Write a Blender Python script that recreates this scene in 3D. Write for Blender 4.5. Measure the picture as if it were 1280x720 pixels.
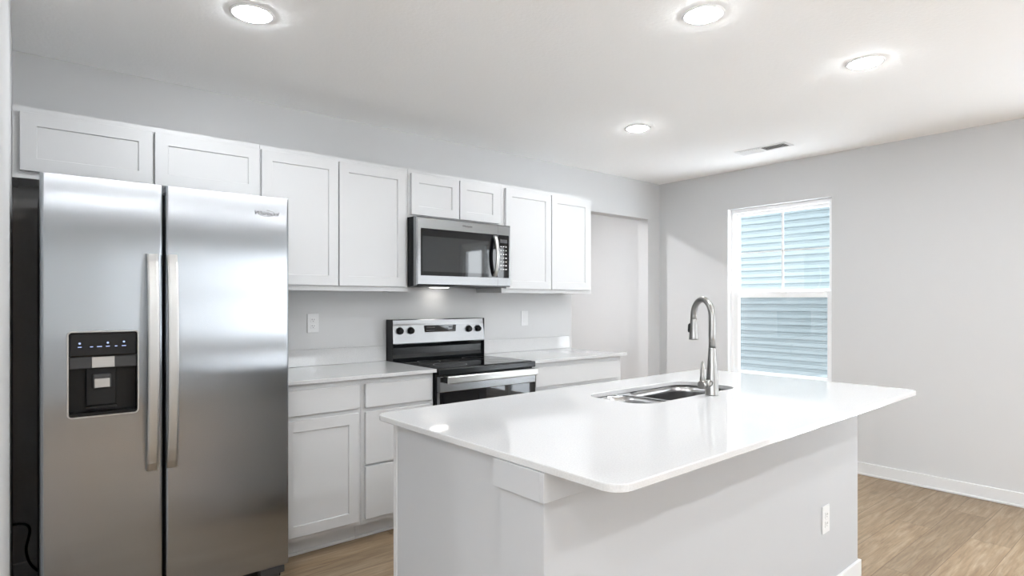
import bpy, bmesh, math, random
from mathutils import Vector, Matrix
from mathutils.geometry import tessellate_polygon
random.seed(4)
for _o in list(bpy.data.objects): bpy.data.objects.remove(_o)
sc = bpy.context.scene
COL = sc.collection
PI = math.pi

# ------------------------------------------------------------------ camera
cam_d = bpy.data.cameras.new('camera'); cam = bpy.data.objects.new('camera', cam_d); COL.objects.link(cam)
YAW = 0.693
cam.location = (0.391, -3.587, 1.311)
cam.rotation_euler = (PI/2, 0, -YAW)
cam_d.sensor_width = 36; cam_d.lens = 735.26/1280*36
cam_d.shift_y = (376.9-360)/1280
cam_d.clip_start = 0.02
sc.camera = cam
# ------------------------------------------------------------------ light and exposure
WORLD_STRENGTH = 2.2
DOWNLIGHT = 66.0
HOOD_LIGHT = 3.0
EXPOSURE = 2.09
w = bpy.data.worlds.new('daylight'); sc.world = w; w.use_nodes = True
bg = w.node_tree.nodes['Background']
bg.inputs['Color'].default_value = (0.91, 0.96, 1.0, 1); bg.inputs['Strength'].default_value = WORLD_STRENGTH
SUN = 8.0
sun_d = bpy.data.lights.new('sun', 'SUN'); sun_d.energy = SUN; sun_d.angle = .01; sun_d.color = (.97, .985, 1)
sun = bpy.data.objects.new('sun', sun_d); COL.objects.link(sun)
sun.rotation_euler = Vector((.05, .62, -.77)).to_track_quat('-Z', 'Y').to_euler()
vs = sc.view_settings
vs.view_transform = 'Standard'; vs.look = 'None'; vs.exposure = EXPOSURE; vs.gamma = 1.0; vs.use_curve_mapping = False
sc.cycles.use_denoising = True
sc.cycles.max_bounces = 10; sc.cycles.diffuse_bounces = 6; sc.cycles.glossy_bounces = 5
sc.cycles.transparent_max_bounces = 12
sc.cycles.sample_clamp_indirect = 6.0
sc.cycles.caustics_reflective = False; sc.cycles.caustics_refractive = False

# ------------------------------------------------------------------ materials
def srgb(r, g, b):
    return tuple(((c/255)/12.92 if c/255 <= .04045 else ((c/255+.055)/1.055)**2.4) for c in (r, g, b)) + (1,)
def mat(name, col, rough=.5, metal=0, bump=None, spec=.5, aniso=None, emis=None, coat=0):
    m = bpy.data.materials.new(name); m.use_nodes = True
    nt = m.node_tree; b = nt.nodes['Principled BSDF']
    b.inputs['Base Color'].default_value = col if len(col) == 4 else (*col, 1)
    b.inputs['Roughness'].default_value = rough; b.inputs['Metallic'].default_value = metal
    b.inputs['Specular IOR Level'].default_value = spec
    b.inputs['Coat Weight'].default_value = coat
    if emis:
        b.inputs['Emission Color'].default_value = (*emis[0], 1); b.inputs['Emission Strength'].default_value = emis[1]
    if bump:
        scale, strength, dist = bump
        tc = nt.nodes.new('ShaderNodeTexCoord'); n = nt.nodes.new('ShaderNodeTexNoise'); bp = nt.nodes.new('ShaderNodeBump')
        n.inputs['Scale'].default_value = scale; n.inputs['Detail'].default_value = 3
        bp.inputs['Strength'].default_value = strength; bp.inputs['Distance'].default_value = dist
        nt.links.new(tc.outputs['Object'], n.inputs['Vector']); nt.links.new(n.outputs['Fac'], bp.inputs['Height'])
        nt.links.new(bp.outputs['Normal'], b.inputs['Normal'])
    return m
def steel(name, col, rough, aniso=0.0, rot=0.0, wave=0.0, wave_scale=(1, 1, 4), axis='Z', grain=(90, 90, 3)):
    m = mat(name, col, rough, 1.0)
    nt = m.node_tree; b = nt.nodes['Principled BSDF']
    tc = nt.nodes.new('ShaderNodeTexCoord')
    if aniso:
        b.inputs['Anisotropic'].default_value = aniso; b.inputs['Anisotropic Rotation'].default_value = rot
        t = nt.nodes.new('ShaderNodeTangent'); t.direction_type = 'RADIAL'; t.axis = axis
        nt.links.new(t.outputs['Tangent'], b.inputs['Tangent'])
    # fine brushed grain: a little variation in roughness along the grain
    mp = nt.nodes.new('ShaderNodeMapping'); mp.inputs['Scale'].default_value = grain
    n = nt.nodes.new('ShaderNodeTexNoise'); n.inputs['Scale'].default_value = 1; n.inputs['Detail'].default_value = 2
    r = nt.nodes.new('ShaderNodeMapRange'); r.inputs['To Min'].default_value = rough*.94; r.inputs['To Max'].default_value = rough*1.06
    nt.links.new(tc.outputs['Object'], mp.inputs['Vector']); nt.links.new(mp.outputs['Vector'], n.inputs['Vector'])
    nt.links.new(n.outputs['Fac'], r.inputs['Value']); nt.links.new(r.outputs['Result'], b.inputs['Roughness'])
    if wave:
        mp2 = nt.nodes.new('ShaderNodeMapping'); mp2.inputs['Scale'].default_value = wave_scale
        n2 = nt.nodes.new('ShaderNodeTexNoise'); n2.inputs['Scale'].default_value = 1; n2.inputs['Detail'].default_value = 1
        bp = nt.nodes.new('ShaderNodeBump'); bp.inputs['Strength'].default_value = 1; bp.inputs['Distance'].default_value = wave
        nt.links.new(tc.outputs['Object'], mp2.inputs['Vector']); nt.links.new(mp2.outputs['Vector'], n2.inputs['Vector'])
        nt.links.new(n2.outputs['Fac'], bp.inputs['Height']); nt.links.new(bp.outputs['Normal'], b.inputs['Normal'])
    return m
def floor_mat():
    m = mat('oak_plank_vinyl', (.4, .3, .2), .42, spec=.4)
    nt = m.node_tree; b = nt.nodes['Principled BSDF']; N = nt.nodes.new; L = nt.links.new
    tc = N('ShaderNodeTexCoord')
    br = N('ShaderNodeTexBrick'); br.offset = .37; br.inputs['Scale'].default_value = 1
    br.inputs['Brick Width'].default_value = 1.22; br.inputs['Row Height'].default_value = .18
    br.inputs['Mortar Size'].default_value = .0012; br.inputs['Bias'].default_value = 0
    br.inputs['Color1'].default_value = (0, 0, 0, 1); br.inputs['Color2'].default_value = (1, 1, 1, 1); br.inputs['Mortar'].default_value = (.5, .5, .5, 1)
    L(tc.outputs['Object'], br.inputs['Vector'])
    # plank tone
    sh = N('ShaderNodeVectorMath'); sh.operation = 'SCALE'; sh.inputs['Scale'].default_value = 7.3
    L(br.outputs['Color'], sh.inputs[0])
    ad = N('ShaderNodeVectorMath'); ad.operation = 'ADD'; L(tc.outputs['Object'], ad.inputs[0]); L(sh.outputs['Vector'], ad.inputs[1])
    mp = N('ShaderNodeMapping'); mp.inputs['Scale'].default_value = (2.0, 20, 1); L(ad.outputs['Vector'], mp.inputs['Vector'])
    g = N('ShaderNodeTexNoise'); g.inputs['Scale'].default_value = 1.8; g.inputs['Detail'].default_value = 10; g.inputs['Roughness'].default_value = .66; g.inputs['Distortion'].default_value = .7
    L(mp.outputs['Vector'], g.inputs['Vector'])
    mp2 = N('ShaderNodeMapping'); mp2.inputs['Scale'].default_value = (3, 60, 1); L(ad.outputs['Vector'], mp2.inputs['Vector'])
    g2 = N('ShaderNodeTexNoise'); g2.inputs['Scale'].default_value = 2; g2.inputs['Detail'].default_value = 4; L(mp2.outputs['Vector'], g2.inputs['Vector'])
    cr = N('ShaderNodeValToRGB'); e = cr.color_ramp.elements
    e[0].position = .25; e[0].color = srgb(112, 90, 67); e[1].position = .78; e[1].color = srgb(166, 149, 127)
    x = cr.color_ramp.elements.new(.5); x.color = srgb(139, 119, 95)
    L(g.outputs['Fac'], cr.inputs['Fac'])
    mx = N('ShaderNodeMix'); mx.data_type = 'RGBA'; mx.blend_type = 'OVERLAY'; mx.inputs['Factor'].default_value = .35
    L(cr.outputs['Color'], mx.inputs['A']); L(g2.outputs['Fac'], mx.inputs['B'])
    mx2 = N('ShaderNodeMix'); mx2.data_type = 'RGBA'; mx2.blend_type = 'OVERLAY'; mx2.inputs['Factor'].default_value = .12
    L(mx.outputs['Result'], mx2.inputs['A']); L(br.outputs['Color'], mx2.inputs['B'])
    # knots
    mp3 = N('ShaderNodeMapping'); mp3.inputs['Scale'].default_value = (1.8, 4.5, 1); L(ad.outputs['Vector'], mp3.inputs['Vector'])
    vo = N('ShaderNodeTexVoronoi'); vo.inputs['Scale'].default_value = 1.1; L(mp3.outputs['Vector'], vo.inputs['Vector'])
    kr = N('ShaderNodeMapRange'); kr.inputs['From Min'].default_value = .02; kr.inputs['From Max'].default_value = .16; kr.inputs['To Min'].default_value = .62; kr.inputs['To Max'].default_value = 1
    L(vo.outputs['Distance'], kr.inputs['Value'])
    mx4 = N('ShaderNodeMix'); mx4.data_type = 'RGBA'; mx4.blend_type = 'MULTIPLY'; mx4.inputs['Factor'].default_value = 1
    L(mx2.outputs['Result'], mx4.inputs['A']); L(kr.outputs['Result'], mx4.inputs['B'])
    mx3 = N('ShaderNodeMix'); mx3.data_type = 'RGBA'; L(br.outputs['Fac'], mx3.inputs['Factor'])
    L(mx4.outputs['Result'], mx3.inputs['A']); mx3.inputs['B'].default_value = srgb(95, 75, 56)
    L(mx3.outputs['Result'], b.inputs['Base Color'])
    bp = N('ShaderNodeBump'); bp.inputs['Strength'].default_value = .25; bp.inputs['Distance'].default_value = .001
    L(g2.outputs['Fac'], bp.inputs['Height']); L(bp.outputs['Normal'], b.inputs['Normal'])
    return m
def quartz_mat():
    m = mat('white_quartz', (.80, .80, .80), .06, spec=.5)
    nt = m.node_tree; b = nt.nodes['Principled BSDF']; N = nt.nodes.new; L = nt.links.new
    tc = N('ShaderNodeTexCoord'); n = N('ShaderNodeTexNoise'); n.inputs['Scale'].default_value = 220; n.inputs['Detail'].default_value = 2
    cr = N('ShaderNodeValToRGB'); e = cr.color_ramp.elements
    e[0].position = .35; e[0].color = (.53, .53, .53, 1); e[1].position = .6; e[1].color = (.57, .57, .57, 1)
    L(tc.outputs['Object'], n.inputs['Vector']); L(n.outputs['Fac'], cr.inputs['Fac']); L(cr.outputs['Color'], b.inputs['Base Color'])
    return m
def glass_mat(name='window_glass', tint=(1, 1, 1), refl=.04, rough=0.0):
    m = bpy.data.materials.new(name); m.use_nodes = True; nt = m.node_tree; nt.nodes.clear()
    o = nt.nodes.new('ShaderNodeOutputMaterial'); mix = nt.nodes.new('ShaderNodeMixShader')
    t = nt.nodes.new('ShaderNodeBsdfTransparent'); g = nt.nodes.new('ShaderNodeBsdfGlossy'); g.inputs['Roughness'].default_value = rough
    t.inputs['Color'].default_value = (*tint, 1); mix.inputs['Fac'].default_value = refl
    nt.links.new(t.outputs[0], mix.inputs[1]); nt.links.new(g.outputs[0], mix.inputs[2]); nt.links.new(mix.outputs[0], o.inputs['Surface'])
    return m
def screen_mat():
    m = bpy.data.materials.new('insect_mesh'); m.use_nodes = True; nt = m.node_tree; nt.nodes.clear()
    o = nt.nodes.new('ShaderNodeOutputMaterial'); mix = nt.nodes.new('ShaderNodeMixShader')
    t = nt.nodes.new('ShaderNodeBsdfTransparent'); d = nt.nodes.new('ShaderNodeBsdfDiffuse'); d.inputs['Color'].default_value = (.12, .12, .12, 1)
    mix.inputs['Fac'].default_value = .26
    nt.links.new(t.outputs[0], mix.inputs[1]); nt.links.new(d.outputs[0], mix.inputs[2]); nt.links.new(mix.outputs[0], o.inputs['Surface'])
    return m
def emit_mat(name, col, s):
    m = bpy.data.materials.new(name); m.use_nodes = True; nt = m.node_tree; nt.nodes.clear()
    o = nt.nodes.new('ShaderNodeOutputMaterial'); e = nt.nodes.new('ShaderNodeEmission')
    e.inputs['Color'].default_value = (*col, 1); e.inputs['Strength'].default_value = s
    nt.links.new(e.outputs[0], o.inputs['Surface']); return m

M_WALL = mat('wall_paint', (.565, .566, .568), .75, bump=(260, .12, .001), spec=.25)
M_CEIL = mat('ceiling_paint', (.95, .95, .95), .85, bump=(70, .35, .003), spec=.15)
M_TRIM = mat('trim_paint', (.66, .66, .66), .35)
M_CAB = mat('cabinet_paint', (.565, .567, .57), .38)
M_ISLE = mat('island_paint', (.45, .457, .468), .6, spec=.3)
M_FLOOR = floor_mat()
M_QUARTZ = quartz_mat()
M_STEEL = steel('brushed_steel', (.405, .425, .45), .20, aniso=1.0, rot=0.0, wave=.0010, wave_scale=(1.6, .2, 1.6), grain=(2, 2, 60))
M_STEEL2 = steel('appliance_steel', (.31, .315, .32), .26, aniso=.9, grain=(5, 5, 400))
M_HANDLE = steel('handle_steel', (.53, .53, .52), .34)
M_EMBLEM = mat('dark_chrome', (.12, .12, .12), .25, 1.0)
M_SINK = steel('sink_steel', (.42, .42, .42), .25, grain=(8, 8, 300))
M_NICKEL = steel('brushed_nickel', (.33, .325, .315), .30, grain=(200, 200, 200))
M_BLACKGL = mat('black_glass', (.003, .003, .004), .03, spec=.5)
M_OVENGL = mat('smoked_oven_glass', (.016, .019, .021), .04, spec=.8)
M_BLACK = mat('black_plastic', (.006, .006, .006), .35, spec=.3)
M_SATIN = mat('satin_black_steel', (.005, .006, .007), .22, spec=.4)
M_DARK = mat('dark_grey_casing', (.014, .014, .014), .45, spec=.3)
M_VINYL = mat('white_vinyl', (.86, .86, .86), .3)
M_PLATE = mat('white_plastic', (.66, .66, .66), .3)
M_SLOT = mat('outlet_slot', (.08, .08, .08), .6)
M_GLASS = glass_mat()
M_SCREEN = screen_mat()
M_GREYP = mat('grey_plastic', (.05, .05, .052), .4)
M_VENT = mat('vent_paint', (.78, .78, .78), .4)
M_VENTD = mat('vent_shade_paint', (.10, .10, .10), .8)
M_SIDING = mat('blue_vinyl_siding', (.20, .238, .247), .5)
M_ROOF = mat('roof_shingle', (.08, .08, .085), .9)
M_BOUNCE_GROUND = mat('pale_bounce_ground', (.62, .65, .68), .95)  # pale tone raised so sunlit ground lights the ceiling
M_LENS = emit_mat('downlight_lens', (.925, .965, 1.0), DOWNLIGHT)
M_LENS_FILL = emit_mat('living_fill_lens', (.925, .965, 1.0), DOWNLIGHT*1.6)  # stronger lens for the unseen fill lamps
M_LENS_HALL = emit_mat('hall_light_lens', (.98, .985, 1.0), DOWNLIGHT*3.6)
M_HOOD = emit_mat('cooktop_lamp', (1.0, .96, .9), HOOD_LIGHT)
M_ICON = emit_mat('dispenser_icons', (.4, .5, .8), .35)
M_DIGIT = mat('printed_white', (.7, .7, .7), .5)
M_INK = mat('printed_dark', (.02, .02, .02), .5)

# ------------------------------------------------------------------ helpers
class MB:
    """collects shapes; build() links them as one mesh object"""
    def __init__(s): s.bm = bmesh.new()
    def box(s, x0, x1, y0, y1, z0, z1, bev=0, seg=2):
        x0, x1 = sorted((x0, x1)); y0, y1 = sorted((y0, y1)); z0, z1 = sorted((z0, z1))
        b = bmesh.new()
        bmesh.ops.create_cube(b, size=1, matrix=Matrix.Translation(((x0+x1)/2, (y0+y1)/2, (z0+z1)/2)) @ Matrix.Diagonal((x1-x0, y1-y0, z1-z0, 1)))
        if bev: bmesh.ops.bevel(b, geom=b.edges[:], offset=min(bev, (x1-x0)*.45, (y1-y0)*.45, (z1-z0)*.45), segments=seg, affect='EDGES', profile=.5, clamp_overlap=True)
        s._merge(b); return s
    def _merge(s, b):
        me = bpy.data.meshes.new('_t'); b.to_mesh(me); b.free(); s.bm.from_mesh(me); bpy.data.meshes.remove(me)
    def cyl(s, p0, p1, r0, r1=None, n=32, smooth=True):
        r1 = r0 if r1 is None else r1
        return s.tube([p0, p1], [r0, r1], n)
    def tube(s, pts, rs, n=20, flat=None, cap=True):
        pts = [Vector(p) for p in pts]
        if not hasattr(rs, '__len__'): rs = [rs]*len(pts)
        t = (pts[1]-pts[0]).normalized()
        up = Vector((0, 0, 1)) if abs(t.z) < .9 else Vector((1, 0, 0))
        u = t.cross(up).normalized(); rings = []
        for i, p in enumerate(pts):
            if i == 0: tt = pts[1]-pts[0]
            elif i == len(pts)-1: tt = pts[-1]-pts[-2]
            else: tt = (pts[i+1]-pts[i]).normalized()+(pts[i]-pts[i-1]).normalized()
            tt.normalize(); u = (u-tt*u.dot(tt)).normalized(); v = tt.cross(u)
            rings.append([s.bm.verts.new(p+(u*math.cos(2*PI*k/n)+v*math.sin(2*PI*k/n))*rs[i]) for k in range(n)])
        for a, b in zip(rings, rings[1:]):
            for k in range(n):
                f = s.bm.faces.new((a[k], a[(k+1) % n], b[(k+1) % n], b[k])); f.smooth = True
        if cap:
            s.bm.faces.new(rings[0][::-1]); s.bm.faces.new(rings[-1])
        return s
    def lathe(s, prof, c, n=40, smooth=True):
        rings = []
        for r, z in prof:
            rings.append([s.bm.verts.new((c[0]+max(r, 1e-5)*math.cos(2*PI*k/n), c[1]+max(r, 1e-5)*math.sin(2*PI*k/n), c[2]+z)) for k in range(n)])
        for a, b in zip(rings, rings[1:]):
            for k in range(n):
                f = s.bm.faces.new((a[k], a[(k+1) % n], b[(k+1) % n], b[k])); f.smooth = smooth
        return s
    def prism(s, pts, z0, z1):
        """polygon in XY extruded in Z"""
        a = [s.bm.verts.new((x, y, z0)) for x, y in pts]; b = [s.bm.verts.new((x, y, z1)) for x, y in pts]
        n = len(pts); s.bm.faces.new(a[::-1]); s.bm.faces.new(b)
        for k in range(n): s.bm.faces.new((a[k], a[(k+1) % n], b[(k+1) % n], b[k]))
        return s
    def prism_x(s, pts, x0, x1):
        """polygon in YZ extruded along X"""
        a = [s.bm.verts.new((x0, y, z)) for y, z in pts]; b = [s.bm.verts.new((x1, y, z)) for y, z in pts]
        n = len(pts); s.bm.faces.new(a[::-1]); s.bm.faces.new(b)
        for k in range(n): s.bm.faces.new((a[k], a[(k+1) % n], b[(k+1) % n], b[k]))
        return s
    def xf(s, mtx): bmesh.ops.transform(s.bm, matrix=mtx, verts=s.bm.verts[:]); return s
    def build(s, name, m, parent=None, at=None):
        bmesh.ops.recalc_face_normals(s.bm, faces=s.bm.faces[:])
        me = bpy.data.meshes.new(name); s.bm.to_mesh(me); s.bm.free()
        me.materials.append(m)
        o = bpy.data.objects.new(name, me); COL.objects.link(o)
        if parent is not None:
            o.parent = parent
            # geometry is authored in the parent's local space or in world space (parent at origin offset)
            if parent.get('_world'): o.matrix_parent_inverse = Matrix.Identity(4); o.location = -Vector(parent['_loc'])
        return o
def thing(name, label, cat, loc=(0, 0, 0), rz=0, group=None, world=True, kind=None):
    """an Empty at the thing's base; parts authored in world space unless world=False"""
    o = bpy.data.objects.new(name, None); COL.objects.link(o); o.location = loc; o.rotation_euler = (0, 0, rz)
    o.empty_display_size = .1
    if label: o['label'] = label
    if cat: o['category'] = cat
    if group: o['group'] = group
    if kind: o['kind'] = kind
    if world: o['_world'] = 1; o['_loc'] = tuple(loc)
    return o
def struct(mb, name, m, label=None):
    o = mb.build(name, m); o['kind'] = 'structure'
    if label: o['label'] = label
    return o
def smooth(o):
    for p in o.data.polygons: p.use_smooth = True
    return o
def rrect(x0, x1, y0, y1, r, n=8):
    pts = []
    for cx, cy, a0 in ((x1-r, y1-r, 0), (x0+r, y1-r, PI/2), (x0+r, y0+r, PI), (x1-r, y0+r, 3*PI/2)):
        for k in range(n+1):
            a = a0+PI/2*k/n; pts.append((cx+r*math.cos(a), cy+r*math.sin(a)))
    return pts
def shaker(x0, x1, z0, z1, yf, th=.019, st=.057, rec=.007):
    """a five-piece door facing -Y: frame ring, sloped step and recessed flat panel"""
    b = MB(); bm = b.bm; e = .0015
    def ring(dx, y): return [bm.verts.new((x0+dx, y, z0+dx)), bm.verts.new((x1-dx, y, z0+dx)), bm.verts.new((x1-dx, y, z1-dx)), bm.verts.new((x0+dx, y, z1-dx))]
    R = [ring(0, yf+th), ring(0, yf+e), ring(e, yf), ring(st-.001, yf), ring(st+.0015, yf+rec)]
    for a, c in zip(R, R[1:]):
        for k in range(4): bm.faces.new((a[k], a[(k+1) % 4], c[(k+1) % 4], c[k]))
    bm.faces.new(R[-1]); bm.faces.new(R[0][::-1])
    return b
def slabfront(x0, x1, z0, z1, yf, th=.019): return MB().box(x0, x1, yf, yf+th, z0, z1, .0015, 1)
def text_mesh(name, s, size, m, parent, loc, rot=(PI/2, 0, 0), ext=.0004, sx=1.0, shear=0):
    c = bpy.data.curves.new('t', 'FONT'); c.body = s; c.size = size; c.extrude = ext; c.align_x = 'CENTER'; c.align_y = 'CENTER'; c.shear = shear
    t = bpy.data.objects.new('t', c); COL.objects.link(t); bpy.context.view_layer.update()
    me = bpy.data.meshes.new_from_object(t.evaluated_get(bpy.context.evaluated_depsgraph_get()))
    bpy.data.objects.remove(t); me.name = name; me.materials.clear(); me.materials.append(m)
    mtx = Matrix.Translation(loc) @ Matrix.Rotation(rot[2], 4, 'Z') @ Matrix.Rotation(rot[0], 4, 'X') @ Matrix.Diagonal((sx, 1, 1, 1))
    me.transform(mtx)
    o = bpy.data.objects.new(name, me); COL.objects.link(o)
    if parent is not None:
        o.parent = parent
        if parent.get('_world'): o.location = -Vector(parent['_loc'])
    return o

# ------------------------------------------------------------------ room shell
H = 2.48; XW = 5.288; XL = -3.2; YR = -7.6
OX0, OX1, OZ = 4.04, 5.104, 2.118          # cased-free opening in the back wall
b = MB().box(XL, XW+.15, YR-.15, 2.2, -.12, 0); fl = struct(b, 'floor', M_FLOOR)
b = MB().box(XL-.15, XW+.15, YR-.15, 2.2, H, H+.12); struct(b, 'ceiling', M_CEIL)
b = MB().box(XL, OX0, 0, .12, 0, H).box(OX1, XW, 0, .12, 0, H).box(OX0, OX1, 0, .12, OZ, H); struct(b, 'wall_back', M_WALL)
# right wall with kitchen window and sliding door openings
WY0, WY1, WZ0, WZ1 = -1.631, -.737, .62, 2.14
DY0, DY1, DZ = -4.32, -3.28, 2.14
T = .15
b = MB()
b.box(XW, XW+T, WY1, 2.2, 0, H).box(XW, XW+T, DY1, WY0, 0, H).box(XW, XW+T, WY0, WY1, 0, WZ0).box(XW, XW+T, WY0, WY1, WZ1, H)
b.box(XW, XW+T, DY0, DY1, DZ, H).box(XW, XW+T, YR, DY0, 0, H); struct(b, 'wall_right', M_WALL)
# rear wall with two unseen window openings added for daylight
RW = [(-2.1, -.6), (3.3, 4.9)]; RZ0, RZ1 = .7, 2.12
b = MB(); xs = [XL] + [v for p in RW for v in p] + [XW]
for i in range(0, len(xs), 2): b.box(xs[i], xs[i+1], YR-.15, YR, 0, H)
for x0, x1 in RW: b.box(x0, x1, YR-.15, YR, 0, RZ0).box(x0, x1, YR-.15, YR, RZ1, H)
struct(b, 'wall_rear', M_WALL)
LY = (-6.5, -3.5)  # opening for an added window, sized for its daylight
b = MB().box(XL-.15, XL, YR, LY[0], 0, H).box(XL-.15, XL, LY[1], 2.2, 0, H).box(XL-.15, XL, LY[0], LY[1], 0, RZ0).box(XL-.15, XL, LY[0], LY[1], RZ1, H)
struct(b, 'wall_far_left', M_WALL)
b = MB().box(.232, .352, -2.15, 0, 0, H); struct(b, 'wall_left', M_WALL)
b = MB().box(2.6, XW, 1.42, 1.54, 0, H).box(2.48, 2.6, .12, 1.54, 0, H); struct(b, 'wall_hall', M_WALL)
def bboard(b, x0, x1, y0, y1): b.box(x0, x1, y0, y1, 0, .095, .003, 2); return b
b = MB().box(XW-.014, XW, WY0-1.39+.02, -.0, 0, .092, .003).box(XW-.022, XW-.014, WY0-1.37, 0, 0, .016, .004); struct(b, 'baseboard_right', M_TRIM)
b = MB().box(XW-.014, XW, YR, DY0-.02, 0, .092, .003); struct(b, 'baseboard_right_rear', M_TRIM)
b = MB().box(OX1+.001, XW-.022, -.014, 0, 0, .092, .003).box(3.96, OX0-.001, -.014, 0, 0, .092, .003); struct(b, 'baseboard_back', M_TRIM)
b = MB().box(.353, 1.34, -.014, 0, 0, .092, .003); struct(b, 'baseboard_fridge_niche', M_TRIM)
b = MB().box(2.6, XW, 1.406, 1.42, 0, .092, .003); struct(b, 'baseboard_hall', M_TRIM)
b = MB().box(XL, XW-.014, YR, YR+.014, 0, .092, .003); struct(b, 'baseboard_rear', M_TRIM)

# kitchen window: single-hung vinyl unit, recessed in drywall returns
def hung_window():
    t = thing('window_1', 'white single-hung window in the right wall above the island', None, (XW, WY0, WZ0), kind='structure')
    x0, x1 = XW+.058, XW+.14; y0, y1, z0, z1 = WY0+.001, WY1-.001, WZ0+.001, WZ1-.001
    f = .032
    b = MB().box(x0, x1, y0, y0+f, z0, z1, .002).box(x0, x1, y1-f, y1, z0, z1, .002).box(x0, x1, y0+f, y1-f, z1-f, z1, .002).box(x0, x1, y0+f, y1-f, z0, z0+f, .002)
    b.build('window_frame', M_VINYL, t)
    zm = 1.385
    # upper sash (outer track)
    ux0, ux1 = XW+.105, XW+.128; s = .026
    a0, a1 = y0+f, y1-f
    b = MB().box(ux0, ux1, a0, a0+s, zm-.02, z1-f, .002).box(ux0, ux1, a1-s, a1, zm-.02, z1-f, .002).box(ux0, ux1, a0+s, a1-s, z1-f-s, z1-f, .002).box(ux0, ux1, a0+s, a1-s, zm-.02, zm+.03, .002)
    us = b.build('upper_sash', M_VINYL, t)
    def sub(mb, name, m, par):
        o = mb.build(name, m); o.parent = par; return o
    sub(MB().box(ux0+.01, ux0+.013, a0+s, a1-s, zm+.03, z1-f-s), 'upper_pane', M_GLASS, us)
    ym = (a0+a1)/2; zc = (zm+.03+z1-f-s)/2
    sub(MB().box(ux0+.014, ux0+.020, ym-.008, ym+.008, zm+.03, z1-f-s), 'muntin', M_VINYL, us)
    sub(MB().box(ux0+.0145, ux0+.0195, a0+s, a1-s, zc-.006, zc+.006), 'muntin', M_VINYL, us)
    # lower sash (inner track)
    lx0, lx1 = XW+.062, XW+.092; s2 = .045
    b0, b1 = y0+.012, y1-.03
    b = MB().box(lx0, lx1, b0, b0+s2, z0+.01, zm+.012, .003).box(lx0, lx1, b1-s2, b1, z0+.01, zm+.012, .003).box(lx0, lx1, b0+s2, b1-s2, zm-.04, zm+.012, .003).box(lx0, lx1, b0+s2, b1-s2, z0+.01, z0+.075, .003)
    ls = b.build('lower_sash', M_VINYL, t)
    sub(MB().box(lx0+.012, lx0+.015, b0+s2, b1-s2, z0+.075, zm-.04), 'lower_pane', M_GLASS, ls)
    MB().box(x1-.006, x1-.005, a0, a1, z0+f, zm).build('insect_screen', M_SCREEN, t)
    b = MB().box(lx0-.012, lx0, ym-.02-.05, ym+.05-.02, zm-.006, zm+.012, .003); sub(b, 'sash_lock', M_VINYL, ls)
    # drywall return / sill board
    MB().box(XW-.02, XW+.058, WY0-.001+.002, WY1-.001, WZ0+.001, WZ0+.02, .003).build('sill', M_TRIM, t)
    MB().box(XW+.001, XW+.058, WY1-.007, WY1-.001, WZ0+.02, WZ1-.001).build('jamb_liner', M_TRIM, t)
hung_window()
# sliding glass door further along the same wall (behind the viewpoint, seen in the microwave glass)
t = thing('door_1', 'white sliding glass patio door in the right wall', None, (XW, DY0, 0), kind='structure')
b = MB(); x0, x1 = XW+.02, XW+.12
for ya in (DY0+.001, DY1-.046): b.box(x0, x1, ya, ya+.045, 0, DZ-.001, .002)
b.box(x0, x1, DY0+.046, DY1-.046, DZ-.046, DZ-.001, .002).box(x0, x1, DY0+.046, DY1-.046, .001, .04, .002).build('door_frame', M_VINYL, t)
dm = (DY0+DY1)/2
for k, (ya, yb, xa) in enumerate(((DY0+.047, dm+.03, XW+.03), (dm-.03, DY1-.047, XW+.075))):
    s = .06
    p = MB().box(xa, xa+.035, ya, ya+s, .041, DZ-.047, .002).box(xa, xa+.035, yb-s, yb, .041, DZ-.047, .002).box(xa, xa+.035, ya+s, yb-s, .041, .13, .002).box(xa, xa+.035, ya+s, yb-s, DZ-.11, DZ-.047, .002).build('door_panel', M_VINYL, t)
    g = MB().box(xa+.015, xa+.019, ya+s, yb-s, .13, DZ-.11).build('pane', M_GLASS); g.parent = p
# unseen windows added behind the viewpoint to let daylight in
def added_window(name, axis, c, a0, a1, z0, z1):
    t = thing(name, 'unseen white framed window added to let daylight into the living area', None, (a0, c, z0) if axis == 'y' else (c, a0, z0), kind='structure')
    def bx(b, u0, u1, d0, d1, z0, z1):
        return b.box(u0, u1, c+d0, c+d1, z0, z1, .002) if axis == 'y' else b.box(c+d0, c+d1, u0, u1, z0, z1, .002)
    f = .05; b = MB()
    for u in (a0+.001, (a0+a1)/2-f/2, a1-f-.001): bx(b, u, u+f, -.1, -.04, z0+.001, z1-.001)
    for z in (z0+.001, (z0+z1)/2-f/2, z1-f-.001): bx(b, a0+.001, a1-.001, -.098, -.042, z, z+f)
    b.build('window_frame', M_VINYL, t)
    bx(MB(), a0+.01, a1-.01, -.072, -.069, z0+.01, z1-.01).build('pane', M_GLASS, t)
for i, (x0, x1) in enumerate(RW): added_window('window_%d' % (i+2), 'y', YR, x0, x1, RZ0, RZ1)
added_window('window_4', 'x', XL, LY[0], LY[1], RZ0, RZ1)

# added unseen block above the ceiling: keeps sky light off the siding
b = MB().box(XL-.15, XW+.15, YR-.15, 2.2, H+.121, 5.6); struct(b, 'added_sky_block', M_SIDING)
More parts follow.
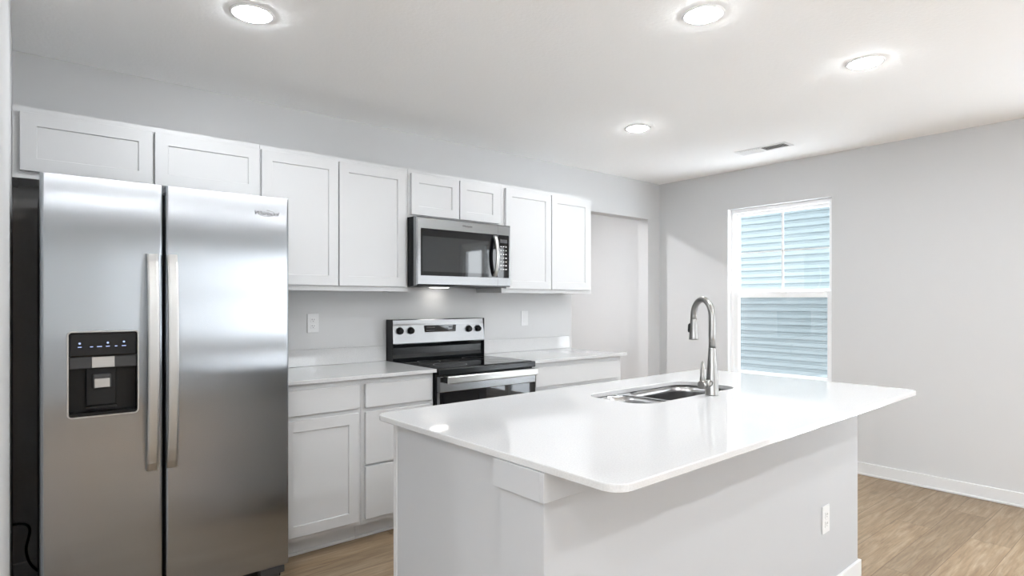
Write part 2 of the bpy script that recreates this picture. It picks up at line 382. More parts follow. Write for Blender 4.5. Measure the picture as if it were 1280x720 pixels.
# outside: pale ground toned to bounce sunlight indoors, and the neighbouring house with lap siding
b = MB().box(-25, 40, -30, 30, -.5, -.35); struct(b, 'ground', M_BOUNCE_GROUND)
t = thing('neighbor_house', 'light blue lap-sided house seen through the window', 'house', (8.0, 3.5, -.35))
b = MB(); X = 8.0; lap = .090; z = -.35; pts = []
while z < 3.2:
    # dutch-lap course: thick butt at the bottom, cove at the top
    pts += [(X-.024, z+.010), (X-.018, z+lap*.60), (X-.008, z+lap*.70), (X-.006, z+lap-.0035), (X+.020, z+lap-.003), (X+.020, z+lap+.0095)]
    z += lap
bm = b.bm; y0, y1 = -2.3, 9.0
A = [bm.verts.new((x, y0, z)) for x, z in pts]; B = [bm.verts.new((x, y1, z)) for x, z in pts]
for k in range(len(pts)-1): bm.faces.new((A[k], A[k+1], B[k+1], B[k]))
b.box(X, X+7, y0, y1, -.35, 3.2)
b.build('siding_wall', M_SIDING, t)
b = MB().box(X-.03, X+.02, y0-.02, y0+.08, -.35, 3.2, .003); b.build('corner_board', M_TRIM, t)
b = MB(); bm = b.bm
P = [bm.verts.new(v) for v in ((X-.4, y0-.3, 3.1), (X+7.4, y0-.3, 3.1), (X+3.5, y0-.3, 5.2), (X-.4, y1+.3, 3.1), (X+7.4, y1+.3, 3.1), (X+3.5, y1+.3, 5.2))]
for f in ((0, 1, 2), (5, 4, 3), (0, 2, 5, 3), (1, 4, 5, 2), (0, 3, 4, 1)): bm.faces.new([P[i] for i in f])
b.build('roof', M_ROOF, t)

# ------------------------------------------------------------------ kitchen: upper cabinets
UF = -.305; UD = -.3245; UT = 2.150
def upper(name_label, x0, x1, z0, doors, dz0, group='white upper cabinets'):
    t = thing('upper_cabinet', name_label, 'cabinet', (x0, 0, z0), group=group)
    x0 += .0008; x1 -= .0008
    rec = .012
    b = MB().box(x0, x0+.016, UF+.019, -.001, z0, UT).box(x1-.016, x1, UF+.019, -.001, z0, UT).box(x0+.016, x1-.016, UF+.019, -.001, z0+rec, z0+rec+.016).box(x0+.016, x1-.016, UF+.019, -.001, UT-.016, UT).box(x0+.016, x1-.016, -.012, -.001, z0+rec+.016, UT-.016)
    b.build('carcass', M_CAB, t)
    fw = .038; b = MB()
    b.box(x0, x1, UF, UF+.019, UT-fw, UT).box(x0, x1, UF, UF+.019, z0, z0+fw).box(x0, x0+fw, UF, UF+.019, z0+fw, UT-fw).box(x1-fw, x1, UF, UF+.019, z0+fw, UT-fw)
    if len(doors) > 1:
        m = (doors[0][1]+doors[1][0])/2; b.box(m-.019, m+.019, UF, UF+.019, z0+fw, UT-fw)
    b.build('face_frame', M_CAB, t)
    for a, c in doors: shaker(a, c, dz0, 2.124, UD).build('door', M_CAB, t)
upper('short white two-door upper cabinet above the refrigerator', .353, 1.362, 1.841, [(.378, .866), (.876, 1.357)], 1.872)
upper('tall white two-door upper cabinet between refrigerator and microwave', 1.362, 2.258, 1.374, [(1.367, 1.794), (1.801, 2.236)], 1.403)
upper('small white two-door upper cabinet directly above the microwave', 2.258, 3.018, 1.846, [(2.276, 2.641), (2.648, 2.984)], 1.862)
upper('tall white two-door upper cabinet at the far end, beside the open doorway', 3.018, 3.954, 1.374, [(3.046, 3.490), (3.498, 3.924)], 1.403)

# ------------------------------------------------------------------ base cabinets
BF = -.611; BD = -.6305; BT = .894
def base(label, x0, x1, fronts, group='white base cabinets along the back wall', mullion=True, toe0=0, end=True):
    t = thing('base_cabinet', label, 'cabinet', (x0, 0, 0), group=group)
    x0 += .0008; x1 -= .0008
    MB().box(x0, x1, BF+.019, -.001, .102, BT-.001).build('carcass', M_CAB, t)
    b = MB(); fw = .038
    zs = sorted({.102, BT-.001})
    b.box(x0, x1, BF, BF+.019, .102, .14).box(x0, x1, BF, BF+.019, .84, BT-.001).box(x0, x0+fw, BF, BF+.019, .14, .84).box(x1-fw, x1, BF, BF+.019, .14, .84).box(x0+fw, x1-fw, BF, BF+.019, .705, .74)
    if fronts[1][0] == 'drawer': b.box(x0+fw, x1-fw, BF, BF+.019, .40, .44)
    b.build('face_frame', M_CAB, t)
    MB().box(x0, x1, -.536, -.52, .001, .102).box(x0, x1, -.545, -.536, .001, .018, .004).build('toe_kick', M_CAB, t)
    for kind, a, c, z0, z1 in fronts:
        if kind == 'door': shaker(a, c, z0, z1, BD).build('door', M_CAB, t)
        else: slabfront(a, c, z0, z1, BD).build('drawer_front', M_CAB, t)
base('white base cabinet with one drawer over one door, beside the refrigerator', 1.352, 1.797, [('drawer', 1.372, 1.778, .735, .863), ('door', 1.372, 1.778, .126, .711)])
base('white base cabinet with a stack of three drawers, left of the range', 1.797, 2.254, [('drawer', 1.817, 2.233, .735, .863), ('drawer', 1.817, 2.233, .427, .711), ('drawer', 1.817, 2.233, .130, .414)])
base('white base cabinet beyond the range with one wide drawer over two doors', 3.032, 3.957, [('drawer', 3.057, 3.908, .728, .861), ('door', 3.057, 3.479, .126, .704), ('door', 3.486, 3.908, .126, .704)])

def counter(label, x0, x1, group='quartz countertops on the back wall'):
    t = thing('countertop', label, 'countertop', (x0, 0, BT), group=group)
    MB().box(x0, x1, -.648, -.001, BT, .914, .002, 2).build('slab', M_QUARTZ, t)
    MB().box(x0, x1, -.021, -.001, .9145, 1.016, .002, 2).build('backsplash', M_QUARTZ, t)
counter('white quartz countertop with short backsplash between refrigerator and range', 1.354, 2.259)
counter('white quartz countertop with short backsplash beyond the range, ending at the doorway', 3.024, 3.994)

# ------------------------------------------------------------------ island
IR = math.radians(1.12); IO = (1.369, -2.765, 0)
isl = thing('kitchen_island', 'white painted kitchen island base with boxed end and trim band', 'kitchen island', IO, IR, world=False)
IV = .24; KW = .407; IL = 2.08; SB = .8945
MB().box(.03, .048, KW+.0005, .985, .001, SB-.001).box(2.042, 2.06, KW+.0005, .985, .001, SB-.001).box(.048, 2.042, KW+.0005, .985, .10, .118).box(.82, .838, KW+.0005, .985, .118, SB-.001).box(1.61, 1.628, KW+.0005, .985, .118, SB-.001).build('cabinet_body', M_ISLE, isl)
MB().box(.026, 2.06, .9855, 1.004, .10, SB-.001).build('face_frame', M_CAB, isl)
MB().box(.048, 2.06, .92, .935, .001, .10).build('toe_kick', M_CAB, isl)
for a, c, kind in ((.05, .45, 'd'), (.48, .84, 'd'), (.87, 1.225, 's'), (1.235, 1.59, 's'), (1.63, 2.03, 'd')):
    R180 = Matrix.Rotation(PI, 4, 'Z')
    if kind == 'd':
        b = slabfront(-c, -a, .735, .863, -1.0235); b.xf(R180).build('drawer_front', M_CAB, isl)
        b = shaker(-c, -a, .126, .711, -1.0235); b.xf(R180).build('door', M_CAB, isl)
    else:
        b = shaker(-c, -a, .126, .863, -1.0235); b.xf(R180).build('door', M_CAB, isl)
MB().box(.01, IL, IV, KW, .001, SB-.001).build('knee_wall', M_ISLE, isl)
cp = .014
b = MB().box(.01-cp, IL, IV-cp, IV-.0005, .819, SB-.001, .001, 1).box(.01-cp, .0095, IV-.001, KW+cp, .819, SB-.001, .001, 1).box(.0095, .029, KW+.0005, KW+cp, .819, SB-.001, .001, 1)
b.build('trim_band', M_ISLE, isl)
b = MB().box(.004, IL+.013, IV-.013, IV-.0005, .001, .086, .003).box(IL+.0005, IL+.013, IV-.001, KW, .001, .086, .003).box(-.003, .0095, IV-.013, KW+.01, .001, .086, .003)
b.build('baseboard', M_TRIM, isl)
# countertop slab with rounded corners and a cut-out for the sink
ct = thing('island_countertop', 'large white quartz island countertop with rounded corners and sink cut-out', 'countertop', IO, IR, world=False)
def plate(outer, holes, z0, z1, ch):
    b = MB(); bm = b.bm
    def inset(p, d):
        n = len(p); q = []
        for i in range(n):
            a, c, e = Vector(p[i-1]), Vector(p[i]), Vector(p[(i+1) % n])
            t = (e-a).normalized(); nn = Vector((-t.y, t.x)); q.append(tuple(c+nn*d))
        return q
    edges = {}
    def loop(p, z): return [bm.verts.new((x, y, z)) for x, y in p]
    def skin(a, c):
        n = len(a)
        for k in range(n):
            f = bm.faces.new((a[k], a[(k+1) % n], c[(k+1) % n], c[k])); f.smooth = False
    tops = []; bots = []
    for p, sgn in [(outer, 1)]+[(h, -1) for h in holes]:
        L0 = loop(inset(p, ch*sgn*.5), z0); L1 = loop(p, z0+ch*.5); L2 = loop(p, z1-ch); L3 = loop(inset(p, ch*.3*sgn), z1-ch*.3); L4 = loop(inset(p, ch*sgn), z1)
        for a, c in ((L0, L1), (L1, L2), (L2, L3), (L3, L4)): skin(a, c)
        tops.append(L4); bots.append(L0)
    for S in (tops, bots):
        flat = [v for l in S for v in l]
        for tri in tessellate_polygon([[v.co.copy() for v in l] for l in S]):
            try: bm.faces.new([flat[i] for i in tri])
            except ValueError: pass
    return b
SU0, SU1, SV0, SV1 = .862, 1.598, .572, .888
plate(rrect(0, 2.112, 0, 1.093, .05, 10), [rrect(SU0, SU1, SV0, SV1, .09, 10)], SB, .914, .003).build('slab', M_QUARTZ, ct)
# sink
sk = thing('kitchen_sink', 'stainless steel double-bowl undermount sink set in the island', 'sink', IO, IR, world=False)
DU = 1.118
holes = [(SU0-.004, DU-.012), (DU+.012, SU1+.004)]
plate(rrect(SU0-.022, SU1+.022, SV0-.022, SV1+.022, .05, 8), [rrect(a, c, SV0-.004, SV1+.004, .088, 10) for a, c in holes], .8905, .8943, .0008).build('rim', M_SINK, sk)
for a, c in holes:
    b = MB(); bm = b.bm; loops = []
    for d, z in ((0, .8905), (.0004, .86), (.001, .78), (.002, .735), (.006, .718), (.016, .704), (.032, .697), (.06, .6955)):
        p = rrect(a+d, c-d, SV0-.004+d, SV1+.004-d, max(.088-d*.5, .03), 10); loops.append([bm.verts.new((x, y, z)) for x, y in p])
    for l, m_ in zip(loops, loops[1:]):
        n = len(l)
        for k in range(n): f = bm.faces.new((l[k], l[(k+1) % n], m_[(k+1) % n], m_[k])); f.smooth = True
    bm.faces.new(loops[-1])
    o = b.build('bowl', M_SINK, sk)
    md = o.modifiers.new('thickness', 'SOLIDIFY'); md.thickness = .0015; md.offset = -1
    cx, cy = (a+c)/2, (SV0+SV1)/2
    dr = MB().lathe([(0, .004), (.018, .004), (.02, .006), (.042, .0065), (.045, .0035), (.045, .0005), (0, .0005)], (cx, cy, .6957)); dr.build('drain', M_NICKEL, sk)
# faucet
FX, FY = 2.645, -2.205
fa = thing('faucet', 'brushed nickel pull-down gooseneck faucet standing beside the island sink', 'faucet', (FX, FY, .9145))
MB().lathe([(0, 0), (.0285, 0), (.0285, .003), (.0275, .006), (.0265, .030), (.024, .075), (.0190, .14), (.0155, .196), (.0150, .2), (0, .2)], (FX, FY, .9145)).build('body', M_NICKEL, fa)
ang = math.radians(27); du = Vector((math.sin(ang), math.cos(ang), 0)); R = .075; ztop = 1.245
pts = [Vector((FX, FY, 1.1145)), Vector((FX, FY, 1.16)), Vector((FX, FY, 1.21))]
for k in range(0, 25):
    a = PI*k/24; pts.append(Vector((FX, FY, ztop)) + du*(R-R*math.cos(a)) + Vector((0, 0, R*math.sin(a))))
pts.append(Vector((FX, FY, 1.232))+du*2*R)
MB().tube(pts, .0140, 24).build('spout', M_NICKEL, fa)
hc = Vector((FX, FY, 0))+du*2*R
hd = MB().tube([hc+Vector((0, 0, 1.2325)), hc+Vector((0, 0, 1.2285)), hc+Vector((0, 0, 1.20)), hc+Vector((0, 0, 1.15)), hc+Vector((0, 0, 1.142)), hc+Vector((0, 0, 1.139))], [.0135, .0150, .0162, .0205, .0210, .0185], 28).build('spray_head', M_NICKEL, fa)
bt = MB(); side = Vector((-math.cos(ang+.5), math.sin(ang+.5), 0))
q = hc+side*.0165
bt.tube([q+Vector((0, 0, 1.212)), q+side*.003+Vector((0, 0, 1.205)), q+side*.0045+Vector((0, 0, 1.18)), q+side*.004+Vector((0, 0, 1.172))], [.003, .005, .005, .003], 12)
bt.build('spray_button', M_BLACK, fa)
hdir = Vector((-1, -.08, 0)).normalized(); hz = Vector((FX, FY, .966))
MB().tube([hz+hdir*.012, hz+hdir*.058, hz+hdir*.0585, hz+hdir*.0625, hz+hdir*.063, hz+hdir*.095, hz+hdir*.098], [.0155, .0155, .0135, .0135, .0165, .0165, .0155], 28).build('handle_hub', M_NICKEL, fa)
lv = MB().tube([hz+hdir*.082+Vector((0, 0, .010)), hz+hdir*.077+Vector((0, .003, .04)), hz+hdir*.066+Vector((0, .008, .088)), hz+hdir*.064+Vector((0, .009, .095))], [.0125, .0105, .0065, .0035], 16)
lv.build('lever', M_NICKEL, fa)

# ------------------------------------------------------------------ refrigerator
FX0, FX1, FYF = .437, 1.348, -.80
fr = thing('refrigerator', 'stainless steel side-by-side refrigerator with water and ice dispenser', 'refrigerator', (FX0, -.03, 0))
MB().box(FX0+.004, FX1-.004, -.715, -.035, .03, 1.765, .006).build('cabinet', M_DARK, fr)
DZ0, DZ1 = .088, 1.790
def doorprofile(x0, x1, r=.012):
    p = []
    for cx, a0 in ((x1-r, 3*PI/2), (x0+r, PI)):
        pass
    y1 = FYF+.082
    p = [(x0, y1), (x0, FYF+r)]
    for k in range(1, 7): a = PI+PI/2*k/6; p.append((x0+r+r*math.cos(a), FYF+r+r*math.sin(a)))
    for k in range(0, 6): a = 3*PI/2+PI/2*k/6; p.append((x1-r+r*math.cos(a), FYF+r+r*math.sin(a)))
    p += [(x1, FYF+r), (x1, y1)]
    return p
HX0, HX1, HZ0, HZ1 = .521, .745, .868, 1.193     # dispenser aperture
def half(x0, x1, r, left):
    y1 = FYF+.082; q = doorprofile(x0, x1, r); 
    if left: q = [v for v in q if v[0] <= HX0] + [(HX0, FYF), (HX0, y1)]
    else: q = [(HX1, y1), (HX1, FYF)] + [v for v in q if v[0] >= HX1]
    return q
b = MB(); a0, a1 = FX0, .8335
b.prism(doorprofile(a0, a1), DZ0, HZ0).prism(doorprofile(a0, a1), HZ1, DZ1).prism(half(a0, a1, .012, True), HZ0, HZ1).prism(half(a0, a1, .012, False), HZ0, HZ1)
bmesh.ops.remove_doubles(b.bm, verts=b.bm.verts[:], dist=1e-5)
d1 = b.build('freezer_door', M_STEEL, fr); d1['label'] = 'left steel door with dispenser'
b = MB().prism(doorprofile(.8435, FX1), DZ0, DZ1); d2 = b.build('fresh_food_door', M_STEEL, fr); d2['label'] = 'right steel door with emblem'
MB().box(FX0+.01, a1-.006, FYF+.0825, -.716, DZ0+.01, DZ1-.02).build('gasket', M_BLACK, fr)
MB().box(.8435+.006, FX1-.01, FYF+.0825, -.716, DZ0+.01, DZ1-.02).build('gasket', M_BLACK, fr)
MB().box(FX0+.02, FX0+.10, -.712, -.62, 1.7655, 1.800, .004).build('hinge_cover', M_DARK, fr)
MB().box(FX1-.10, FX1-.02, -.712, -.62, 1.7655, 1.800, .004).build('hinge_cover', M_DARK, fr)
MB().box(FX0+.02, FX1-.02, -.742, -.716, .012, DZ0-.006, .003).build('kick_grille', M_BLACK, fr)
for xa in (FX0+.015, FX1-.125):
    MB().box(xa, xa+.11, -.785, -.735, .045, DZ0-.010, .004).box(xa+.02, xa+.09, -.77, -.73, .001, .044, .006).build('foot_cover', M_GREYP, fr)
def fhandle(x0, x1):
    b = MB(); bm = b.bm; z0, z1 = .625, 1.505; n = 28; rows = []
    w_ = (x1-x0)
    for i in range(n+1):
        s = i/n; z = z0+(z1-z0)*s
        yo = FYF-.020-.040*math.sin(PI*s)**.55          # gentle outward bow
        tk = .010
        rows.append([bm.verts.new(v) for v in ((x0, yo+tk, z), (x0+.002, yo+.002, z), (x0+.008, yo, z), (x1-.008, yo, z), (x1-.002, yo+.002, z), (x1, yo+tk, z), (x1-.006, yo+tk+.006, z), (x0+.006, yo+tk+.006, z))])
    for r0, r1 in zip(rows, rows[1:]):
        for k in range(8): f = bm.faces.new((r0[k], r0[(k+1) % 8], r1[(k+1) % 8], r1[k])); f.smooth = False
    bm.faces.new(rows[0][::-1]); bm.faces.new(rows[-1])
    for z in (z0+.001, z1-.031): b.box(x0+.006, x1-.006, FYF-.012, FYF-.0005, z, z+.03, .002)
    return b
for (x0, x1), dr in (((.772, .814), d1), ((.842+.002, .884), d2)):
    h = fhandle(x0, x1).build('handle', M_HANDLE); h.parent = dr
# dispenser
dp = MB()
yb = FYF-.004
def ringplate(b, x0, x1, z0, z1, r, t, y0, y1):
    o = rrect(x0, x1, z0, z1, r, 6); i = rrect(x0+t, x1-t, z0+t, z1-t, max(r-t, .003), 6); bm = b.bm
    L = [[bm.verts.new((x, y, z)) for x, z in p] for p, y in ((o, y1), (o, y0), (i, y0), (i, y1))]
    n = len(o)
    for a, c in zip(L, L[1:]+L[:1]):
        for k in range(n): bm.faces.new((a[k], a[(k+1) % n], c[(k+1) % n], c[k]))
ringplate(dp, .517, .749, .864, 1.197, .016, .005, FYF-.005, FYF+.02); dp.build('dispenser_bezel', M_HANDLE, d1 and fr)
b = MB()
b.box(.523, .743, FYF-.003, FYF+.05, 1.098, 1.191, .006)                         # control head
b.build('dispenser_panel', M_BLACKGL, fr)
b = MB().box(.523, .743, FYF+.055, FYF+.060, .870, 1.10)                # cavity back
b.box(.521, .5235, FYF, FYF+.06, .870, 1.10).box(.7425, .745, FYF, FYF+.06, .870, 1.10).box(.5235, .7425, FYF-.002, FYF+.055, .868, .880, .002)
b.build('dispenser_cavity', M_BLACK, fr)
MB().box(.524, .742, FYF+.004, FYF+.05, 1.052, 1.0975, .003).build('dispenser_brow', M_GREYP, fr)
MB().box(.578, .676, FYF+.030, FYF+.052, .903, 1.051, .004).box(.578, .676, FYF+.004, FYF+.03, .895, .902, .002).build('dispenser_spine', M_DARK, fr)
MB().box(.594, .668, FYF+.0005, FYF+.003, 1.054, 1.0965, .0012, 1).build('ice_chute_cover', M_HANDLE, fr)
b = MB().box(.598, .658, FYF+.012, FYF+.028, .970, 1.028, .005); pd = b.build('paddle', M_GREYP, fr)
MB().box(.603, .653, FYF+.009, FYF+.0115, .975, 1.010, .001, 1).build('paddle_plate', M_HANDLE, fr)
for k, xx in enumerate((.556, .593, .618, .645, .672, .698)):
    wd = (.012, .010, .016, .012, .008, .014)[k]
    MB().box(xx-wd/2, xx+wd/2, FYF-.0042, FYF-.0032, 1.1345, 1.1375).build('indicator_icon', M_ICON, fr)
for xx, z in ((.556, 1.150), (.645, 1.150), (.698, 1.152)):
    MB().tube([(xx, FYF-.0032, z), (xx, FYF-.0042, z)], .0038, 12).build('touch_button', M_ICON, fr)
text_mesh('emblem', 'Whirlpool', .026, M_EMBLEM, fr, (1.245, FYF-.0012, 1.713), shear=.25, ext=.0008)
b = MB(); pr_ = [(1.245+.036*math.cos(a), FYF-.0014, 1.713+.014*math.sin(a)) for a in [2.6+i*(5.2/24) for i in range(25)]]
b.tube(pr_, .0011, 8); b.build('emblem_swoosh', M_HANDLE, fr)
# power cord / water line beside it
b = MB(); P = [(.352, -.05, .288), (.378, -.05, .285), (.402, -.05, .275), (.413, -.05, .25), (.408, -.05, .21), (.401, -.05, .175), (.402, -.05, .14), (.412, -.05, .10), (.428, -.05, .07), (.45, -.08, .05), (.46, -.09, .02), (.47, -.12, .008)]
def cr(P, n=6):
    out = []; Q = [Vector(p) for p in P]; Q = [Q[0]]+Q+[Q[-1]]
    for i in range(1, len(Q)-2):
        for k in range(n):
            t = k/n; a, c, d, e = Q[i-1:i+3]
            out.append(.5*((2*c)+(-a+d)*t+(2*a-5*c+4*d-e)*t*t+(-a+3*c-3*d+e)*t**3))
    out.append(Q[-2]); return out
MB().tube(cr(P), .0055, 10).build('power_cord', M_BLACK, fr)

# ------------------------------------------------------------------ microwave
mw = thing('microwave', 'stainless over-the-range microwave with black glass door', 'microwave', (2.262, 0, 1.407))
MB().box(2.2615, 3.0165, -.372, -.001, 1.415, 1.8445, .003).build('casing', M_SATIN, mw)
def framed(x0, x1, z0, z1, yf, yb_, gx0, gx1, gz0, gz1, open_l=False, open_r=False):
    """steel slab front with a window opening; sloped lip round the opening"""
    b = MB(); bm = b.bm
    e = .008
    def ring(a0, a1, c0, c1, y): return [bm.verts.new((a0, y, c0)), bm.verts.new((a1, y, c0)), bm.verts.new((a1, y, c1)), bm.verts.new((a0, y, c1))]
    R = [ring(x0, x1, z0, z1, yb_), ring(x0, x1, z0, z1, yf+e), ring(x0+(e if not open_l else 0), x1-(e if not open_r else 0), z0+e, z1-e, yf), ring(gx0, gx1, gz0, gz1, yf), ring(gx0, gx1, gz0, gz1, yf+.006)]
    for a, c in zip(R, R[1:]):
        for k in range(4): bm.faces.new((a[k], a[(k+1) % 4], c[(k+1) % 4], c[k]))
    bm.faces.new(R[0][::-1]); return b
MF = -.412
dr = framed(2.262, 2.900, 1.412, 1.840, MF, -.3725, 2.290, 2.8985, 1.474, 1.770, open_r=True).build('door', M_STEEL2, mw)
cpn = framed(2.9015, 3.017, 1.412, 1.840, MF, -.3725, 2.9030, 3.000, 1.474, 1.770, open_l=True).build('control_panel', M_STEEL2, mw)
def kid(mb, name, m, par): o = mb.build(name, m); o.parent = par; o.location = (0, 0, 0); return o
def kid_text(*a, par=None, **k):
    o = text_mesh(*a, None, **k); o.parent = par; return o
kid(MB().box(2.2905, 2.898, MF+.004, MF+.008, 1.4745, 1.7695), 'door_glass', M_BLACKGL, dr)
kid(MB().box(2.305, 2.822, MF+.0032, MF+.0039, 1.500, 1.722), 'window_screen', M_OVENGL, dr)
kid(MB().box(2.9035, 2.9995, MF+.004, MF+.008, 1.4745, 1.7695), 'panel_glass', M_BLACKGL, cpn)
kid(MB().box(2.925, 2.985, MF+.003, MF+.0038, 1.715, 1.740), 'display', M_GREYP, cpn)
b = MB()
for r in range(7):
    for c in range(3):
        z = 1.690-r*.026; x = 2.932+c*.022; s = .0055 if r < 5 else .007
        b.box(x-s, x+s, MF+.0030, MF+.0038, z-.003, z+.003)
kid(b, 'keypad_print', M_DIGIT, cpn)
b = MB(); bm = b.bm; n = 20; rows = []; x0, x1 = 2.858, 2.890
for i in range(n+1):
    s = i/n; z = 1.482+(1.762-1.482)*s; yo = MF-.010-.034*math.sin(PI*s)**.8
    rows.append([bm.verts.new(v) for v in ((x0, yo+.010, z), (x0+.004, yo+.002, z), (x0+.010, yo, z), (x1-.010, yo, z), (x1-.004, yo+.002, z), (x1, yo+.010, z))])
for r0, r1 in zip(rows, rows[1:]):
    for k in range(6): f = bm.faces.new((r0[k], r0[(k+1) % 6], r1[(k+1) % 6], r1[k])); f.smooth = True
bm.faces.new(rows[0][::-1]); bm.faces.new(rows[-1])
for z in (1.483, 1.744): b.box(x0+.004, x1-.004, MF-.004, MF+.0035, z, z+.018, .001)
kid(b, 'handle', M_HANDLE, dr)
o = text_mesh('brand_print', 'Whirlpool', .017, M_INK, None, (2.645, MF-.0003, 1.806), sx=1.1); o.parent = dr
for o_ in (dr, cpn):
    for c in o_.children: c.location = (0, 0, 0)
b = MB().box(2.27, 3.01, -.37, -.02, 1.408, 1.4145, .002); b.build('underside', M_SATIN, mw)
for xx in (2.33, 2.76):
    b = MB().box(xx-.005, xx+.19, -.305, -.135, 1.4070, 1.4079)
    for k in range(9): b.box(xx+k*.021, xx+.010+k*.021, -.30, -.14, 1.4062, 1.4070)
    b.build('grease_filter', M_GREYP, mw)
MB().box(2.57, 2.70, -.11, -.06, 1.4068, 1.4078).build('task_light', M_HOOD, mw)

# ------------------------------------------------------------------ range
rg = thing('range', 'stainless freestanding electric range with black glass cooktop', 'stove', (2.262, 0, 0))
RX0, RX1 = 2.2625, 3.0205; RF = -.668
MB().box(RX0, RX1, -.632, -.012, .06, .885, .003).build('body', M_SATIN, rg)
MB().box(RX0+.02, RX1-.02, -.60, -.05, .001, .06).build('plinth', M_BLACK, rg)
MB().box(RX0-.0005, RX1+.0005, RF, -.105, .876, .913, .005, 3).build('cooktop_frame', M_SATIN, rg)
MB().box(RX0+.016, RX1-.016, RF+.022, -.115, .9133, .9165, .0012, 1).build('cooktop_glass', M_BLACKGL, rg)
for (cx, cy, r) in ((2.45, -.50, .105), (2.83, -.50, .085), (2.45, -.25, .075), (2.83, -.25, .095)):
    b = MB()
    for rr in (r,):
        b.lathe([(rr-.0012, .0001), (rr+.0012, .0001), (rr+.0012, .0004), (rr-.0012, .0004), (rr-.0012, .0001)], (cx, cy, .9166), 48)
    b.build('burner_ring', M_GREYP, rg)

# backguard: silver upper fascia leaning slightly, concave black lower part
gp = [(-.012, .905), (-.012, 1.185), (-.02, 1.190), (-.082, 1.190), (-.088, 1.184), (-.102, 1.032), (-.100, 1.026), (-.085, 1.022), (-.078, 1.00), (-.078, .955), (-.084, .93), (-.104, .914), (-.104, .905)]
MB().prism_x(gp, RX0+.004, RX1-.004).build('backguard', M_SATIN, rg)
fs = [(-.0825, 1.1905), (-.0895, 1.185), (-.1045, 1.031), (-.101, 1.0245), (-.099, 1.026), (-.1015, 1.032), (-.087, 1.184), (-.081, 1.1885)]
fas = MB().prism_x(fs, RX0+.003, RX1-.003); fo = fas.build('fascia', M_STEEL2, rg)
MB().box(RX0, RX0+.0035, -.100, -.012, .905, 1.19, .001, 1).build('end_cap', M_BLACK, rg)
MB().box(RX1-.0035, RX1, -.100, -.012, .905, 1.19, .001, 1).build('end_cap', M_BLACK, rg)
lean = math.atan2(.015, .154)
def on_fascia(x, z, d=0): return Vector((x, -.0895-(1.185-z)*.0974-d, z))
def fmx(x, z): return Matrix.Translation(on_fascia(x, z)) @ Matrix.Rotation(lean, 4, 'X')
for x in (2.318, 2.400, 2.878, 2.960):
    z = 1.115
    b = MB().tube([(0, -.001, 0), (0, -.006, 0), (0, -.008, 0), (0, -.024, 0), (0, -.026, 0)], [.0245, .0245, .0205, .0185, .0165], 32)
    b.box(-.0035, .0035, -.031, -.0262, -.016, .017, .0015)
    b.xf(fmx(x, z)); b.build('knob', M_BLACK, rg)
    bb = MB().box(-.0008, .0008, -.0009, -.0002, .028, .034); bb.box(-.006, -.003, -.0009, -.0002, .029, .031).xf(fmx(x, z)); bb.build('knob_mark', M_INK, rg)
b = MB().box(-.129, .129, -.003, -.0003, -.031, .032, .002, 1); b.xf(fmx(2.638, 1.115)); ds = b.build('display', M_BLACKGL, rg)
for u0, nc in ((-.115, 4), (.068, 3)):
    for r in range(3):
        b = MB().box(u0-.002, u0+nc*.019-.009, -.0036, -.0031, .018-r*.02-.0045, .018-r*.02+.0035)
        for c in range(nc): b.box(u0+c*.019, u0+.008+c*.019, -.0042, -.0035, .018-r*.02-.003, .018-r*.02+.002)
        b.xf(fmx(2.638, 1.115)); b.build('touch_key_row', M_GREYP, rg)
# oven door
od = MB().box(RX0+.004, RX1-.002, RF, -.634, .775, .868, .003).box(RX0+.004, RX0+.03, RF+.004, -.634, .25, .7745, .002).box(RX1-.028, RX1-.002, RF+.004, -.634, .25, .7745, .002).build('oven_door', M_STEEL2, rg)
MB().box(RX0+.004, RX1-.002, RF+.001, RF+.0035, .25, .7745, .0008, 1).build('oven_glass', M_BLACKGL, rg)
MB().box(RX0+.004, RX1-.002, RF, -.634, .07, .245, .004).build('storage_drawer', M_STEEL2, rg)
b = MB().box(RX0+.028, RX1-.024, RF-.052, RF-.034, .828, .872, .006, 3); b.build('oven_handle', M_HANDLE, rg)
for x in (RX0+.028, RX1-.046): MB().box(x-.0012, x+.0232, RF-.045, RF-.0005, .832, .868, .003).build('handle_bracket', M_BLACK, rg)

# ------------------------------------------------------------------ outlets
def outlet(label, cx, cz, mtx=None, kind='duplex', cat='outlet', name='power_outlet'):
    t = thing(name, label, cat, (0, 0, 0), world=False)
    w_, h_ = .072, .118
    MB().box(-w_/2, w_/2, -.006, -.0005, -h_/2, h_/2, .002).build('cover_plate', M_PLATE, t)
    if kind == 'duplex':
        for s in (-1, 1):
            f = MB(); f.box(-.017, .017, -.0085, -.006, s*.0195-.014, s*.0195+.014, .003); f = f.build('receptacle', M_PLATE, t)
            q = MB().box(-.008, -.0055, -.0089, -.0083, s*.0195-.001, s*.0195+.008).box(.0055, .008, -.0089, -.0083, s*.0195-.001, s*.0195+.007).box(-.002, .002, -.0089, -.0083, s*.0195-.009, s*.0195-.005)
            q = q.build('slots', M_SLOT); q.parent = f
        MB().cyl((0, -.0062, 0), (0, -.0075, 0), .003, n=12).build('screw', M_PLATE, t)
    else:
        MB().box(-.0165, .0165, -.009, -.006, -.033, .033, .002).build('rocker', M_PLATE, t)
    return t
t = outlet('white duplex outlet above the counter beside the refrigerator', 0, 0); t.location = (1.767, 0, 1.177)
t = outlet('white rocker switch on the wall beyond the range', 0, 0, kind='switch', cat='switch', name='light_switch'); t.location = (3.498, 0, 1.176)
t = outlet('white duplex outlet low on the long side of the island', 0, 0); t.rotation_euler = (0, 0, IR)
u, v = 1.700, IV
t.location = (IO[0]+u*math.cos(IR)-v*math.sin(IR), IO[1]+u*math.sin(IR)+v*math.cos(IR), .369)

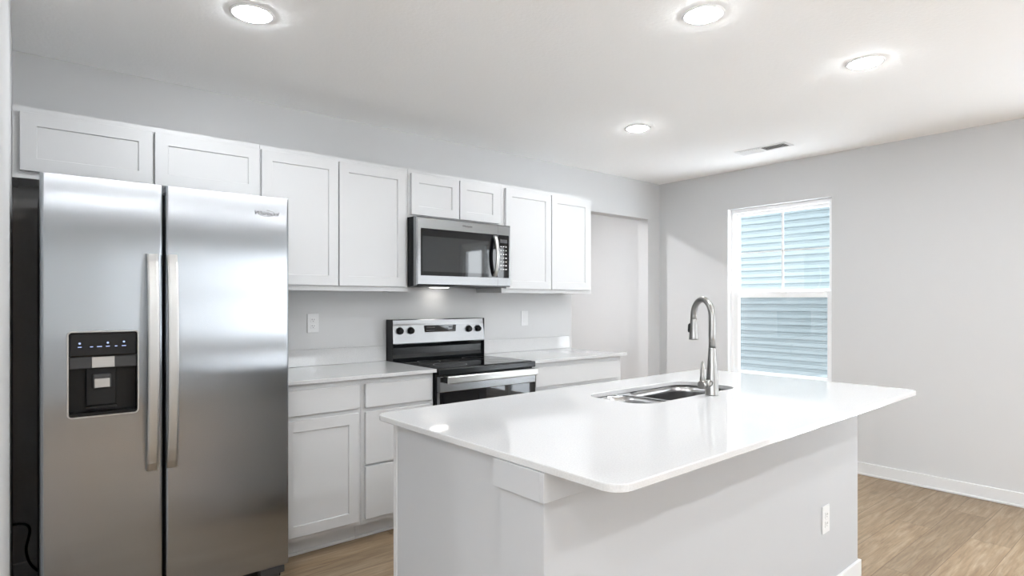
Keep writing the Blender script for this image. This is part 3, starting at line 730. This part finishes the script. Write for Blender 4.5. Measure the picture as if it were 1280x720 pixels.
# ------------------------------------------------------------------ ceiling fittings
def downlight(x, y, label, grp='recessed ceiling lights', lens=None):
    t = thing('recessed_light', label, 'ceiling light', (x, y, H), group=grp, world=False)
    MB().lathe([(.068, -.0005), (.068, -.004), (.072, -.006), (.082, -.005), (.086, -.0005), (.068, -.0005)], (0, 0, 0), 48).build('trim_ring', M_VINYL, t)
    b = MB().lathe([(.0665, -.001), (.0665, -.0065), (.063, -.0095), (.045, -.0115), (0, -.012)], (0, 0, 0), 40)
    o = b.build('lens', lens or M_LENS, t)
    # normals downward
    return t
downlight(1.105, -1.077, 'round recessed ceiling light above the refrigerator front')
downlight(2.520, -2.242, 'round recessed ceiling light over the near half of the island')
downlight(3.555, -2.478, 'round recessed ceiling light nearest the window wall, over the island end')
downlight(3.574, -1.079, 'round recessed ceiling light nearest the far corner of the kitchen, beyond the island')
for x, y in ((1.1, -4.45), (2.9, -4.45), (-1.2, -4.45), (1.1, -6.3), (3.6, -6.3), (-1.4, -6.3), (-1.2, -2.2), (-.1, -3.55), (3.2, -3.9)):  # unseen lamps, mostly added as fill, some placed from reflections and shadow
    downlight(x, y, 'unseen round ceiling light placed in the living area as fill for the kitchen', 'unseen living area fill lights', M_LENS_FILL)
downlight(3.63, .72, 'round recessed ceiling light in the hall beyond the doorway', 'hall lights', M_LENS_HALL)

vt = thing('ceiling_vent', 'white rectangular ceiling vent with dark louvers at one end', 'vent', (4.74, -1.355, H), 0, world=False)
def vbox(): return MB()
vw, vl = .145, .40; b = MB()
b.box(-vw/2, vw/2, -vl/2, -vl/2+.022, -.006, -.0005, .002).box(-vw/2, vw/2, vl/2-.022, vl/2, -.006, -.0005, .002).box(-vw/2, -vw/2+.022, -vl/2+.022, vl/2-.022, -.006, -.0005, .002).box(vw/2-.022, vw/2, -vl/2+.022, vl/2-.022, -.006, -.0005, .002).box(-vw/2+.022, vw/2-.022, -.004, .004, -.006, -.0005)
b.build('frame', M_VENT, vt)
MB().box(-vw/2+.02, vw/2-.02, -vl/2+.02, vl/2-.02, -.0016, -.0006).build('duct_shade_sheet', M_VENTD, vt)  # flat dark sheet, the shade inside the duct as colour
n = 22
for k in range(n):
    y = -vl/2+.028+(vl-.056)*k/(n-1)
    if abs(y) < .006: continue
    s = MB().box(-vw/2+.022, vw/2-.022, -.0005, .0005, -.0055, .0055)
    a = math.radians(52) if y > 0 else math.radians(-52)
    s.xf(Matrix.Translation((0, y, -.0065)) @ Matrix.Rotation(a, 4, 'X')); s.build('louver', M_VENT, vt)

# world-space parts were offset by -parent location; strip bookkeeping properties
for o in bpy.data.objects:
    for k in ('_world', '_loc'):
        if k in o: del o[k]
